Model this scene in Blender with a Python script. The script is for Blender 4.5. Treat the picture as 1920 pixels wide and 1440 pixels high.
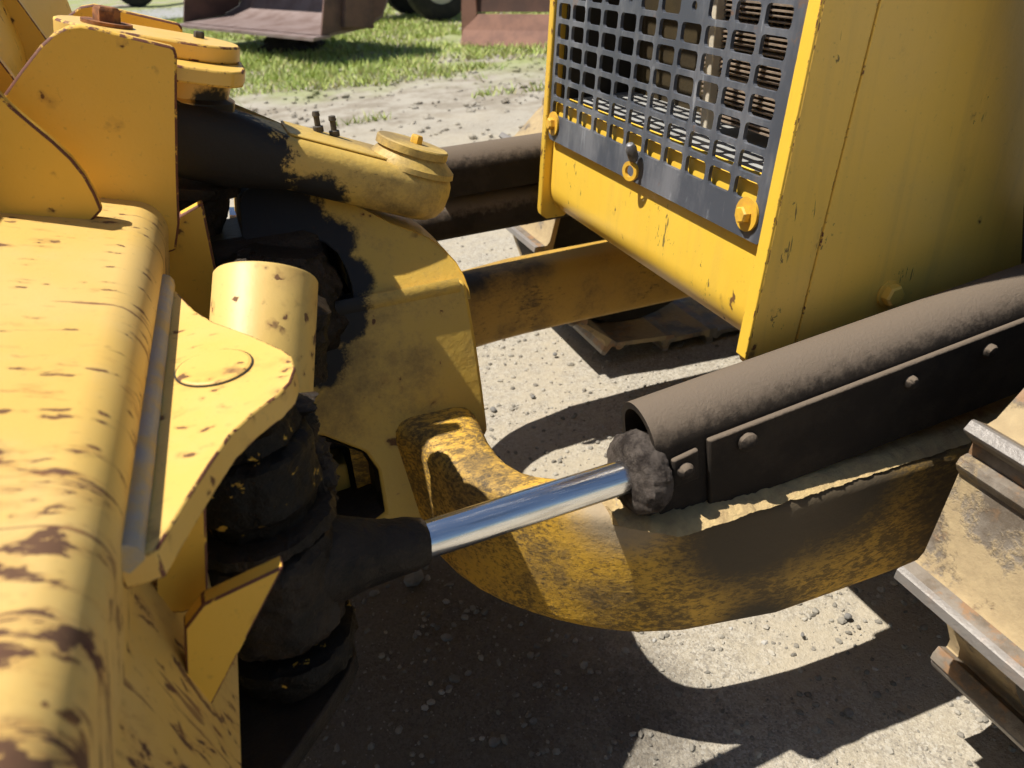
import bpy, bmesh, math, random
import numpy as np
from mathutils import Vector, Matrix, noise as mnoise
random.seed(7); rng = np.random.default_rng(11)
for o in list(bpy.data.objects): bpy.data.objects.remove(o)
S = bpy.context.scene; COL = S.collection
R_ = math.radians

# ------------------------------------------------------------------ camera, sky, sun, exposure
CAM = np.array([0.0, 0.0, 1.2]); FPX = 1442.0
_vy = np.array([-653., -830., FPX]); _s = -0.05
_x = (2768264 - 541990*_s)/(653 + 830*_s)
_vx = np.array([_x, -830 + _s*(_x+653), FPX])
_Y = _vy/np.linalg.norm(_vy); _X = _vx/np.linalg.norm(_vx); _Z = np.cross(_X, _Y)
RW = np.stack([_X, _Y, _Z])                    # camera axes (right, down, forward) -> world
cam = bpy.data.cameras.new('camera'); camo = bpy.data.objects.new('camera', cam); COL.objects.link(camo)
_M = Matrix.Identity(4)
for i in range(3):
    _M[i][0] = RW[i][0]; _M[i][1] = -RW[i][1]; _M[i][2] = -RW[i][2]; _M[i][3] = CAM[i]
camo.matrix_world = _M
cam.sensor_width = 36; cam.lens = 36*FPX/1920; cam.clip_start = 0.02; cam.clip_end = 400
cam.dof.use_dof = True; cam.dof.focus_distance = 1.15; cam.dof.aperture_fstop = 6.3
S.camera = camo
SUN = Vector((0.32, -0.098, -0.643)).normalized()       # direction the light travels
W = bpy.data.worlds.new('World'); S.world = W; W.use_nodes = True
wn = W.node_tree.nodes; wl = W.node_tree.links; wn.clear()
sky = wn.new('ShaderNodeTexSky'); sky.sky_type = 'NISHITA'; sky.sun_disc = False
sky.sun_elevation = math.asin(-SUN.z); sky.sun_rotation = math.atan2(-SUN.x, -SUN.y) % (2*math.pi)
sky.air_density = 1.0; sky.dust_density = 0.6; sky.ozone_density = 1.5
bg = wn.new('ShaderNodeBackground'); bg.inputs['Strength'].default_value = 0.066
wo = wn.new('ShaderNodeOutputWorld'); wl.new(sky.outputs[0], bg.inputs[0]); wl.new(bg.outputs[0], wo.inputs[0])
sl = bpy.data.lights.new('sun', 'SUN'); sl.energy = 5.0; sl.angle = R_(0.53); sl.color = (1.0, 0.955, 0.88)
so = bpy.data.objects.new('sun', sl); COL.objects.link(so)
so.rotation_euler = SUN.to_track_quat('-Z', 'Y').to_euler(); so.location = (-6, 3, 12)
S.view_settings.view_transform = 'Standard'; S.view_settings.look = 'None'
S.view_settings.exposure = 0.5; S.view_settings.gamma = 1.0
S.render.engine = 'CYCLES'; S.cycles.max_bounces = 5; S.cycles.diffuse_bounces = 3; S.cycles.glossy_bounces = 2
S.cycles.use_adaptive_sampling = True; S.cycles.adaptive_threshold = 0.03; S.cycles.use_denoising = True
S.cycles.caustics_reflective = False; S.cycles.caustics_refractive = False

def at(px, py, axis, val):                      # a point of the place seen at that pixel of the 1920 photo, on the plane axis = val
    d = RW @ np.array([px-960., py-720., FPX]); t = (val-CAM[axis])/d[axis]
    return Vector(CAM + t*d)

# ------------------------------------------------------------------ node helpers and materials
class G:
    def __init__(s, name):
        s.m = bpy.data.materials.new(name); s.m.use_nodes = True
        s.n = s.m.node_tree.nodes; s.l = s.m.node_tree.links; s.n.clear()
        s.out = s.n.new('ShaderNodeOutputMaterial'); s.b = s.n.new('ShaderNodeBsdfPrincipled')
        s.l.new(s.b.outputs[0], s.out.inputs[0]); s._tc = None
    def set(s, sock, v):
        if isinstance(v, bpy.types.NodeSocket): s.l.new(v, sock)
        elif isinstance(v, (tuple, list)) and len(v) == 3 and sock.type == 'RGBA': sock.default_value = (*v, 1)
        else: sock.default_value = v
    def co(s, kind='Object'):
        if not s._tc: s._tc = s.n.new('ShaderNodeTexCoord')
        return s._tc.outputs[kind]
    def map(s, vec=None, scale=(1,1,1), rot=(0,0,0), loc=(0,0,0)):
        n = s.n.new('ShaderNodeMapping'); s.set(n.inputs['Vector'], vec or s.co())
        n.inputs['Scale'].default_value = scale; n.inputs['Rotation'].default_value = rot; n.inputs['Location'].default_value = loc
        return n.outputs[0]
    def noise(s, scale, detail=4, vec=None, rough=.55, dist=0):
        n = s.n.new('ShaderNodeTexNoise'); s.set(n.inputs['Vector'], vec or s.co())
        n.inputs['Scale'].default_value = scale; n.inputs['Detail'].default_value = detail
        n.inputs['Roughness'].default_value = rough; n.inputs['Distortion'].default_value = dist
        return n.outputs['Fac']
    def voro(s, scale, vec=None, feature='F1', rnd=1.0, out='Distance'):
        n = s.n.new('ShaderNodeTexVoronoi'); s.set(n.inputs['Vector'], vec or s.co()); n.feature = feature
        n.inputs['Scale'].default_value = scale; n.inputs['Randomness'].default_value = rnd
        return n.outputs[out]
    def math(s, op, a, b=0.0, c=None):
        n = s.n.new('ShaderNodeMath'); n.operation = op; s.set(n.inputs[0], a); s.set(n.inputs[1], b)
        if c is not None: s.set(n.inputs[2], c)
        return n.outputs[0]
    def step(s, v, lo, hi):                     # smoothstep, works downwards too
        n = s.n.new('ShaderNodeMapRange'); n.interpolation_type = 'SMOOTHSTEP'; n.clamp = True
        s.set(n.inputs[0], v); n.inputs[1].default_value = lo; n.inputs[2].default_value = hi
        if lo > hi: n.inputs[1].default_value, n.inputs[2].default_value, n.inputs[3].default_value, n.inputs[4].default_value = hi, lo, 1, 0
        return n.outputs[0]
    def mix(s, f, a, b):
        n = s.n.new('ShaderNodeMix'); n.data_type = 'RGBA'; n.clamp_factor = True
        s.set(n.inputs[0], f); s.set(n.inputs[6], a); s.set(n.inputs[7], b); return n.outputs[2]
    def mixf(s, f, a, b):
        n = s.n.new('ShaderNodeMix'); n.data_type = 'FLOAT'; s.set(n.inputs[0], f); s.set(n.inputs[2], a); s.set(n.inputs[3], b); return n.outputs[0]
    def sep(s, v):
        n = s.n.new('ShaderNodeSeparateXYZ'); s.set(n.inputs[0], v); return n.outputs
    def dist(s, c, vec=None):
        n = s.n.new('ShaderNodeVectorMath'); n.operation = 'DISTANCE'; s.set(n.inputs[0], vec or s.co()); n.inputs[1].default_value = c
        return n.outputs['Value']
    def normal_up(s):
        n = s.n.new('ShaderNodeNewGeometry'); return s.sep(n.outputs['Normal'])[2]
    def rand(s):
        return s.n.new('ShaderNodeObjectInfo').outputs['Random']
    def edge(s, radius):                        # 1 on worn edges
        bv = s.n.new('ShaderNodeBevel'); bv.samples = 4; bv.inputs[0].default_value = radius
        ge = s.n.new('ShaderNodeNewGeometry'); d = s.n.new('ShaderNodeVectorMath'); d.operation = 'DOT_PRODUCT'
        s.l.new(bv.outputs[0], d.inputs[0]); s.l.new(ge.outputs['Normal'], d.inputs[1])
        return s.step(d.outputs['Value'], .985, .90)
    def bump(s, h, strength=.3, dist=.005, nrm=None):
        n = s.n.new('ShaderNodeBump'); n.inputs['Strength'].default_value = strength; n.inputs['Distance'].default_value = dist
        s.set(n.inputs['Height'], h)
        if nrm: s.set(n.inputs['Normal'], nrm)
        return n.outputs[0]
    def done(s, col, rough=.5, metal=0., nrm=None, spec=.5):
        s.set(s.b.inputs['Base Color'], col); s.set(s.b.inputs['Roughness'], rough); s.set(s.b.inputs['Metallic'], metal)
        s.b.inputs['Specular IOR Level'].default_value = spec
        if nrm: s.set(s.b.inputs['Normal'], nrm)
        return s.m

RUST = (.085, .026, .014); RUST2 = (.22, .085, .032); BLACK = (.007, .0065, .0065); DIRT = (.11, .075, .042)

EDGE = {}
def paint(name, c1, c2, spots=0., spot_scale=(14, 40, 14), streak=None, blobs=(), dirt=0., edge=.0, rough=.42, worn=0., bumpy=.12, fade=None, near_rust=False, dirtc=DIRT, scuffs=(), drips=False, streaks=0., scratch=0.):
    g = G(name)
    col = g.mix(g.step(g.noise(5, 5), .35, .7), c1, c2)
    if fade: col = g.mix(g.math('MULTIPLY', g.step(g.noise(9, 6, rough=.7), .45, .75), .45), col, fade)
    fine = g.noise(160, 3)
    col = g.mix(g.math('MULTIPLY', g.step(fine, .62, .8), .25), col, DIRT)
    rg = rough
    if dirt:
        dm = g.step(g.math('ADD', g.math('ADD', g.math('MULTIPLY', g.noise(10, 5, rough=.7), .75), g.math('MULTIPLY', g.noise(150, 3, rough=.8), .25)), g.math('MULTIPLY', g.noise(2.5, 2), .5)), 1.0-dirt*.5, 1.30-dirt*.5)
        col = g.mix(g.math('MULTIPLY', dm, .85), col, dirtc)
        rg = g.mixf(dm, rg, .85)
    if worn:
        sc = g.math('ADD', g.math('MULTIPLY', g.noise(120, 4, g.map(scale=(.5, 1, 1.3), rot=(0, .35, 0)), .8), .62), g.math('MULTIPLY', g.noise(7, 4), .38))
        wm = g.step(sc, .60-worn*.13, .72-worn*.13)
        col = g.mix(g.math('MULTIPLY', wm, .75), col, (.045, .036, .026)); rg = g.mixf(wm, rg, .8)
    if scratch:
        s1 = g.noise(1, 3, g.map(scale=(14, 14, 170), rot=(0, -.45, 0)), .6); s2 = g.noise(1, 3, g.map(scale=(16, 16, 190), rot=(0, .25, 0)), .6)
        sk = g.math('MULTIPLY', g.step(g.math('MAXIMUM', s1, s2), .66, .72), g.step(g.noise(8, 3), .38, .55))
        col = g.mix(g.math('MULTIPLY', sk, scratch), col, (.72, .42, .05))
    if spots:
        v = g.map(scale=spot_scale)
        wob = g.n.new('ShaderNodeVectorMath'); wob.operation = 'ADD'; g.l.new(v, wob.inputs[0])
        nz = g.n.new('ShaderNodeTexNoise'); nz.inputs['Scale'].default_value = 60; nz.inputs['Detail'].default_value = 5; g.l.new(g.co(), nz.inputs['Vector'])
        sc_ = g.n.new('ShaderNodeVectorMath'); sc_.operation = 'SCALE'; g.l.new(nz.outputs['Color'], sc_.inputs[0]); sc_.inputs['Scale'].default_value = .9
        g.l.new(sc_.outputs[0], wob.inputs[1])
        clus = g.step(g.noise(8, 5, rough=.65), .44, .60)
        for k, (s_, r0, amt) in enumerate(((1., .34, spots), (2.1, .36, spots*.75), (.42, .26, spots*.7))):
            vn = g.n.new('ShaderNodeTexVoronoi'); vn.inputs['Scale'].default_value = s_; g.l.new(wob.outputs[0], vn.inputs['Vector'])
            cr = g.sep(vn.outputs['Color'])[0]
            on = g.math('MULTIPLY', g.math('GREATER_THAN', cr, 1-amt), clus if k != 1 else 1.0)
            rad = g.math('MULTIPLY', g.math('SUBTRACT', cr, 1-amt), r0/amt)
            m = g.math('MULTIPLY', on, g.step(g.math('SUBTRACT', vn.outputs['Distance'], rad), .06, -.06))
            halo = g.math('MULTIPLY', on, g.step(g.math('SUBTRACT', vn.outputs['Distance'], rad), .32, 0))
            col = g.mix(g.math('MULTIPLY', halo, .30), col, RUST2)
            col = g.mix(g.math('MULTIPLY', m, .85), col, RUST); rg = g.mixf(m, rg, .85)
    if drips:                                   # rust run down from chips, over the fold
        dn = g.noise(1, 4, g.map(scale=(7, 95, 7)), .6, .3); big_ = g.noise(9, 3, g.map(scale=(1, 2.4, 1)))
        xm = g.step(g.math('ADD', g.sep(g.co())[0], g.math('MULTIPLY', g.sep(g.co())[1], -.05)), -.235, -.15)
        dmk = g.step(g.math('ADD', dn, g.math('MULTIPLY', g.math('MULTIPLY', xm, g.step(big_, .46, .64)), .16)), .70, .76)
        col = g.mix(g.math('MULTIPLY', dmk, .75), col, (.16, .06, .03)); rg = g.mixf(dmk, rg, .8)
    if streaks:                                 # dust and water runs down a panel, thin scratches
        sn_ = g.noise(1, 5, g.map(scale=(38, 38, 2.2)), .6)
        col = g.mix(g.math('MULTIPLY', g.step(sn_, .48, .72), streaks), col, (.40, .27, .10))
        scn = g.noise(1, 3, g.map(scale=(150, 150, 5), rot=(0, .5, 0)), .6)
        col = g.mix(g.math('MULTIPLY', g.step(scn, .70, .73), streaks*1.1), col, (.16, .12, .06))
    if near_rust:                               # heavy flaking where the beam comes nearest
        yy = g.sep(g.co())[1]
        nn = g.noise(22, 5, g.map(scale=(.5, 1.7, .5), rot=(0, 0, .2)), .66, .7)
        mm = g.step(g.math('SUBTRACT', nn, g.math('MULTIPLY', g.math('SUBTRACT', yy, .30), .38)), .525, .555)
        mm = g.math('MULTIPLY', mm, g.step(yy, .66, .42))
        hm = g.step(g.math('SUBTRACT', nn, g.math('MULTIPLY', g.math('SUBTRACT', yy, .30), .38)), .45, .555)
        col = g.mix(g.math('MULTIPLY', hm, .35), col, (.42, .17, .04))
        col = g.mix(g.math('MULTIPLY', mm, .9), col, (.075, .028, .02)); rg = g.mixf(mm, rg, .9)
    if edge: EDGE[name] = (c1, edge)
    for (c, r, soft, colr) in blobs:
        d = g.math('ADD', g.dist(c), g.math('MULTIPLY', g.math('SUBTRACT', g.noise(34, 6, rough=.78), .5), r*1.25 if colr == BLACK else r*.9))
        if colr == BLACK: soft = .014
        m = g.step(d, r+soft, r)
        col = g.mix(m, col, colr); rg = g.mixf(m, rg, .7 if colr == BLACK else .8)
    if scuffs:
        sn = g.math('MAXIMUM', g.noise(75, 5, g.map(scale=(1, 1, .5), rot=(0, .6, 0)), .7), g.math('SUBTRACT', g.noise(60, 4, g.map(scale=(2.2, 1, .18), rot=(0, .25, 0)), .6), .02))
        dm = None
        for c, r in scuffs:
            d = g.step(g.dist(c), r, 0); dm = d if dm is None else g.math('MAXIMUM', dm, d)
        sm = g.step(g.math('ADD', sn, g.math('MULTIPLY', dm, .16)), .72, .76)
        col = g.mix(g.math('MULTIPLY', sm, .8), col, (.05, .042, .028)); rg = g.mixf(sm, rg, .7)
    n1 = g.bump(g.noise(45, 4, rough=.7), bumpy, .004)
    return g.done(col, rg, 0, n1)

M = {}
M['blade'] = paint('blade_paint', (.68, .435, .105), (.69, .465, .155), spots=.34, spot_scale=(20, 62, 20), edge=.35, fade=(.62, .46, .20), drips=True, near_rust=True, rough=.5)
M['ear'] = paint('ear_paint', (.70, .44, .10), (.72, .47, .14), spots=.55, spot_scale=(26, 42, 26), edge=.6, fade=(.66, .46, .16), rough=.5)
M['plate'] = paint('plate_paint', (.76, .45, .055), (.78, .48, .075), spots=.06, spot_scale=(34, 34, 30), edge=.9, rough=.45)
M['tube'] = paint('tube_paint', (.66, .44, .12), (.68, .46, .15), spots=.5, spot_scale=(24, 24, 34), edge=.3, rough=.5)
M['nose'] = paint('nose_paint', (.82, .51, .050), (.84, .54, .062), spots=.03, spot_scale=(40, 36, 12), edge=.25, rough=.38, dirt=.08, streaks=.12, scuffs=(((.66, 1.1, .75), .12), ((.66, 1.45, .75), .10), ((.66, .95, .70), .08)))
M['hood'] = paint('hood_paint', (.88, .55, .09), (.83, .53, .11), spots=.015, spot_scale=(40, 40, 26), dirt=.3, dirtc=(.34, .22, .07), streaks=.18, edge=.3, rough=.42, scuffs=(((.712, .80, .86), .05), ((.70, .80, .79), .045), ((.76, .80, .80), .05), ((.735, .80, 1.05), .05), ((.70, .80, .70), .04), ((.93, .80, .72), .05), ((1.0, .80, .95), .06)))
M['tower'] = paint('tower_paint', (.60, .38, .055), (.54, .35, .075), spots=.05, spot_scale=(40, 40, 40), dirt=.6, dirtc=(.22, .15, .06), rough=.5, bumpy=.35,
                   blobs=(((.02, 1.19, .86), .075, .012, BLACK), ((.085, 1.17, .835), .045, .012, BLACK), ((.13, 1.14, .80), .036, .012, BLACK), ((.145, 1.10, .755), .034, .012, BLACK), ((.115, 1.08, .71), .045, .012, BLACK), ((.075, 1.05, .65), .04, .012, BLACK)))
M['arm'] = paint('arm_paint', (.66, .37, .035), (.58, .34, .055), dirt=.6, worn=1.15, scratch=.6, rough=.65, bumpy=.5,
                 blobs=(((.40, .69, .53), .045, .07, (.34, .26, .16)), ((.57, .63, .46), .06, .09, (.075, .055, .030)), ((.70, .63, .52), .08, .12, (.085, .062, .034)), ((.60, .63, .27), .03, .08, (.06, .045, .025)), ((1.10, .63, .40), .12, .2, (.10, .072, .038))), dirtc=(.09, .065, .04))
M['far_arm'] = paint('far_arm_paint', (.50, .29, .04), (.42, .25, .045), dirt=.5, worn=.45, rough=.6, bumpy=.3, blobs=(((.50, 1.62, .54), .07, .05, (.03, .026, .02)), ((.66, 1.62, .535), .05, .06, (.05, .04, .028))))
M['hook'] = paint('hook_paint', (.50, .32, .06), (.42, .28, .07), dirt=.5, rough=.5, bumpy=.3, blobs=(((.03, 1.05, .86), .105, .03, BLACK), ((.12, 1.05, .80), .05, .03, BLACK), ((.17, 1.05, .78), .045, .02, BLACK)))
M['link'] = paint('link_paint', (.60, .40, .09), (.50, .34, .10), dirt=.85, dirtc=(.20, .14, .06), worn=.15, rough=.5, bumpy=.35,
                  blobs=(((-.01, 1.14, .93), .105, .03, BLACK), ((.12, 1.12, .855), .045, .03, BLACK), ((.24, 1.10, .80), .035, .03, (.03, .026, .02))))
M['bracket'] = paint('bracket_paint', (.70, .43, .08), (.70, .46, .13), spots=.06, spot_scale=(30, 30, 30), edge=.45, dirt=.12,
                     blobs=(((.02, 1.16, .99), .035, .02, BLACK),))

EM = {}
for _k, (_c, _e) in EDGE.items():
    g = G(_k+'_edge'); n_ = g.noise(55, 5, rough=.7)
    g.done(g.mix(g.step(n_, .60-_e*.25, .68-_e*.25), _c, g.mix(g.noise(120, 3), (.20, .065, .03), (.09, .03, .016))), .7); EM[_k] = g.m

def simple(name, c1, c2, scale=20, rough=.6, metal=0., bump=.3, bscale=60, bdist=.004, dustc=None, dust=.0, lo=.4, hi=.65, spec=.4):
    g = G(name)
    col = g.mix(g.step(g.noise(scale, 6, rough=.65), lo, hi), c1, c2)
    if dustc:
        dm = g.math('MULTIPLY', g.step(g.math('ADD', g.normal_up(), g.math('MULTIPLY', g.math('SUBTRACT', g.noise(70, 5, rough=.7), .5), 1.0)), .15, .75), dust)
        col = g.mix(dm, col, dustc)
    n = g.bump(g.noise(bscale, 5, rough=.75), bump, bdist)
    return g.done(col, rough, metal, n, spec)
M['grease'] = simple('old_grease', (.006, .005, .0045), (.026, .018, .012), 25, .38, 0, .8, 75, .008, (.06, .042, .027), .45, spec=.25)
M['guard'] = simple('greasy_guard', (.026, .021, .017), (.042, .033, .025), 14, .85, 0, .6, 260, .0035, (.165, .128, .094), .95, spec=.15)
M['head'] = simple('caked_dirt', (.115, .095, .08), (.035, .028, .024), 40, .95, 0, 1.0, 150, .006, spec=.1)
M['rodend'] = simple('dark_rod_end', (.009, .008, .0075), (.028, .021, .016), 22, .42, 0, .7, 80, .005, (.045, .035, .026), .45, spec=.18)
M['chips'] = simple('greasy_chipped_paint', (.006, .0055, .005), (.50, .31, .05), 30, .42, 0, .7, 80, .007, lo=.605, hi=.62, spec=.2)
M['bolt'] = simple('grimy_bolt', (.10, .085, .065), (.06, .05, .04), 60, .6, .2, .4, 120, .002)
M['latch'] = simple('zinc_latch', (.22, .22, .23), (.10, .095, .09), 60, .5, .3, .3, 150, .002)
M['ybolt'] = simple('painted_bolt', (.72, .42, .04), (.62, .35, .05), 60, .45, 0, .3, 150, .002)
M['rustbolt'] = simple('rusty_bolt', (.30, .12, .04), (.12, .05, .025), 60, .8, 0, .5, 150, .002)
M['sand'] = simple('packed_sand', (.56, .41, .19), (.44, .31, .15), 40, .95, 0, .9, 160, .004)
M['weld'] = simple('bare_weld', (.36, .34, .30), (.50, .37, .17), 30, .9, .0, .4, 120, .003)
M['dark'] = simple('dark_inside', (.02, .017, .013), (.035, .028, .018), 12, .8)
M['oldyellow'] = simple('dull_old_yellow', (.40, .25, .04), (.30, .19, .04), 12, .7)  # darker, duller yellow than the outer paint
M['tank'] = simple('dark_tank', (.055, .038, .014), (.04, .028, .012), 12, .7)  # very dark olive brown all over
M['shelf'] = simple('zinc_shelf', (.42, .42, .40), (.30, .29, .27), 18, .55, .2, .2)
M['fin'] = simple('radiator_fin', (.34, .26, .19), (.22, .165, .12), 30, .6, .2, .2)
M['post'] = simple('pale_post', (.62, .55, .42), (.52, .46, .36), 18, .6)
M['lift'] = simple('dark_barrel', (.03, .028, .027), (.05, .045, .04), 14, .6, 0, .4, 130, .003, (.08, .07, .055), .5)
M['tyre'] = simple('black_tyre', (.016, .016, .016), (.03, .028, .025), 14, .85)
M['rim'] = simple('pale_rim', (.55, .5, .36), (.42, .38, .28), 14, .6)
M['bucketin'] = simple('worn_bucket_steel', (.24, .18, .165), (.17, .115, .10), 4, .55, .15, .3, 20, .01)
M['bucketout'] = simple('rusted_bucket_side', (.15, .085, .065), (.10, .06, .05), 5, .75, 0, .3, 20, .01)
M['rustblade'] = simple('rust_red_blade', (.25, .125, .085), (.18, .09, .065), 5, .75, 0, .3, 20, .01)
M['rustdark'] = simple('rust_brown_blade', (.10, .05, .035), (.075, .04, .03), 4, .75, 0, .3, 20, .01)
M['trailer'] = simple('dull_green_panel', (.055, .06, .05), (.075, .08, .07), 2, .7)
M['clod'] = simple('dark_soil', (.03, .022, .015), (.055, .042, .03), 14, .95, 0, 1., 20, .03)
M['stone'] = simple('grey_stone', (.19, .18, .165), (.12, .115, .105), 14, .9, 0, .6, 60, .004)
M['bluesteel'] = simple('blue_grey_steel', (.30, .31, .33), (.22, .22, .24), 14, .5, .3, .2)

g = G('chrome_rod')
v = g.map(scale=(3, 60, 60))
g.done(g.mix(g.step(g.noise(3, 4, v), .45, .7), (.80, .80, .80), (.62, .61, .60)), g.mixf(g.step(g.noise(5, 5, v), .4, .7), .16, .30), 1.0, g.bump(g.noise(4, 4, v), .03, .001))
M['chrome'] = g.m

g = G('grille_paint')
col = g.mix(g.step(g.noise(9, 6, g.map(scale=(1, 1, .35)), .7), .42, .68), (.060, .068, .085), (.16, .165, .18))
col = g.mix(g.math('MULTIPLY', g.step(g.noise(14, 7, rough=.75), .60, .68), .8), col, (.17, .10, .065))
sc = g.step(g.noise(60, 4, g.map(scale=(1, 1, .12), rot=(.15, 0, 0)), .7), .63, .70)
col = g.mix(g.math('MULTIPLY', sc, .5), col, (.34, .35, .37))
g.done(col, .42, 0, g.bump(g.noise(120, 4), .12, .001)); M['grille'] = g.m

g = G('track_steel')
off = g.n.new('ShaderNodeVectorMath'); off.operation = 'ADD'; g.l.new(g.co(), off.inputs[0])
rr = g.rand(); cx_ = g.n.new('ShaderNodeCombineXYZ'); g.l.new(rr, cx_.inputs[0]); g.l.new(rr, cx_.inputs[1])
scv = g.n.new('ShaderNodeVectorMath'); scv.operation = 'SCALE'; g.l.new(cx_.outputs[0], scv.inputs[0]); scv.inputs['Scale'].default_value = 7.0; g.l.new(scv.outputs[0], off.inputs[1])
ov = off.outputs[0]
col = g.mix(g.step(g.noise(13, 6, ov, .7), .4, .62), (.13, .10, .07), (.22, .185, .145))
col = g.mix(g.math('MULTIPLY', g.step(g.noise(10, 7, ov, .7), .52, .60), .85), col, (.27, .15, .07))
lx = g.sep(g.co())                                              # local: x tangent, y across, z outward
sandm = g.step(g.math('ADD', g.math('ADD', g.math('MULTIPLY', g.noise(9, 5, ov, .65), .8), g.math('MULTIPLY', g.noise(110, 4, ov, .8), .24)), g.math('MULTIPLY', lx[0], 1.3)), .43, .53)
sandm = g.math('MULTIPLY', sandm, g.math('MULTIPLY', g.math('LESS_THAN', lx[2], .027), g.math('LESS_THAN', lx[0], .078)))
col = g.mix(sandm, col, g.mix(g.noise(60, 4), (.46, .35, .19), (.28, .205, .115)))
tip = g.math('GREATER_THAN', lx[2], .046)
col = g.mix(g.math('MULTIPLY', tip, .75), col, (.27, .25, .23))
rg = g.mixf(sandm, g.mixf(tip, .65, .5), .95)
g.done(col, rg, g.mixf(tip, .05, .3), g.bump(g.math('ADD', g.noise(45, 6, ov, .7), g.math('MULTIPLY', sandm, .8)), .5, .006)); M['track'] = g.m

# ground: gravel near, dirt and turf beyond
g = G('gravel_ground')
v1 = g.voro(110, out='Color'); v1g = g.sep(v1)[0]; c2 = g.sep(g.voro(260, out='Color'))[1]; c3 = g.sep(g.voro(430, out='Color'))[0]
col = g.mix(v1g, (.33, .29, .225), (.50, .45, .36))
col = g.mix(g.math('MULTIPLY', c3, .5), col, (.25, .225, .185))
col = g.mix(g.math('MULTIPLY', g.step(c2, .74, .96), .65), col, (.48, .45, .39))
col = g.mix(g.math('MULTIPLY', g.step(c2, .35, .05), .5), col, (.14, .13, .12))
sandy = g.step(g.math('ADD', g.noise(2.2, 5), g.math('MULTIPLY', g.noise(24, 5), .5)), .62, .95)
col = g.mix(g.math('MULTIPLY', sandy, .75), col, (.43, .37, .27))
oil_and_shade = g.math('ADD', g.dist((.12, .95, 0)), g.math('MULTIPLY', g.math('SUBTRACT', g.noise(5, 5), .5), .5))
col = g.mix(g.math('MULTIPLY', g.step(oil_and_shade, .62, .25), .75), col, (.055, .045, .036))  # oil stain, spread wider to paint in shade under the machine
yy = g.sep(g.co())[1]
dirtm = g.step(g.math('ADD', yy, g.math('MULTIPLY', g.math('SUBTRACT', g.noise(.9, 6), .5), 3.0)), 4.6, 6.2)
col = g.mix(dirtm, col, g.mix(g.step(g.noise(3.5, 8, rough=.7), .4, .62), (.37, .335, .275), (.25, .215, .165)))
turf = g.step(g.math('ADD', yy, g.math('MULTIPLY', g.math('SUBTRACT', g.noise(.8, 6), .5), 3.5)), 6.6, 8.2)
turf = g.math('MULTIPLY', turf, g.step(g.noise(1.4, 5), .38, .55))
col = g.mix(g.math('MULTIPLY', turf, .8), col, (.26, .30, .10))
h = g.math('ADD', g.noise(150, 3, rough=.8), g.math('MULTIPLY', g.noise(18, 3), 1.2))
g.done(col, .95, 0, g.bump(h, .7, .006), spec=.2); M['ground'] = g.m

g = G('pebble')
gm = g.n.new('ShaderNodeNewGeometry').outputs['Random Per Island']
col = g.mix(gm, (.16, .145, .12), (.40, .365, .30)); col = g.mix(g.step(g.math('FRACT', g.math('MULTIPLY', gm, 7.3)), .96, .97), col, (.42, .40, .36))
oil_and_shade = g.math('ADD', g.dist((.12, .95, 0)), g.math('MULTIPLY', g.math('SUBTRACT', g.noise(5, 5), .5), .5))
col = g.mix(g.math('MULTIPLY', g.step(oil_and_shade, .62, .25), .4), col, (.08, .07, .06))  # pebbles take the same oil stain and painted shade
g.done(col, .9, 0, g.bump(g.noise(200, 3), .3, .002), spec=.3); M['pebble'] = g.m
g = G('grass_blade')
gm = g.n.new('ShaderNodeNewGeometry').outputs['Random Per Island']
col = g.mix(gm, (.27, .38, .075), (.52, .56, .17)); col = g.mix(g.step(g.math('FRACT', g.math('MULTIPLY', gm, 9.7)), .80, .84), col, (.42, .36, .18))
g.done(col, .6, 0, spec=.3); M['grass'] = g.m

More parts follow.
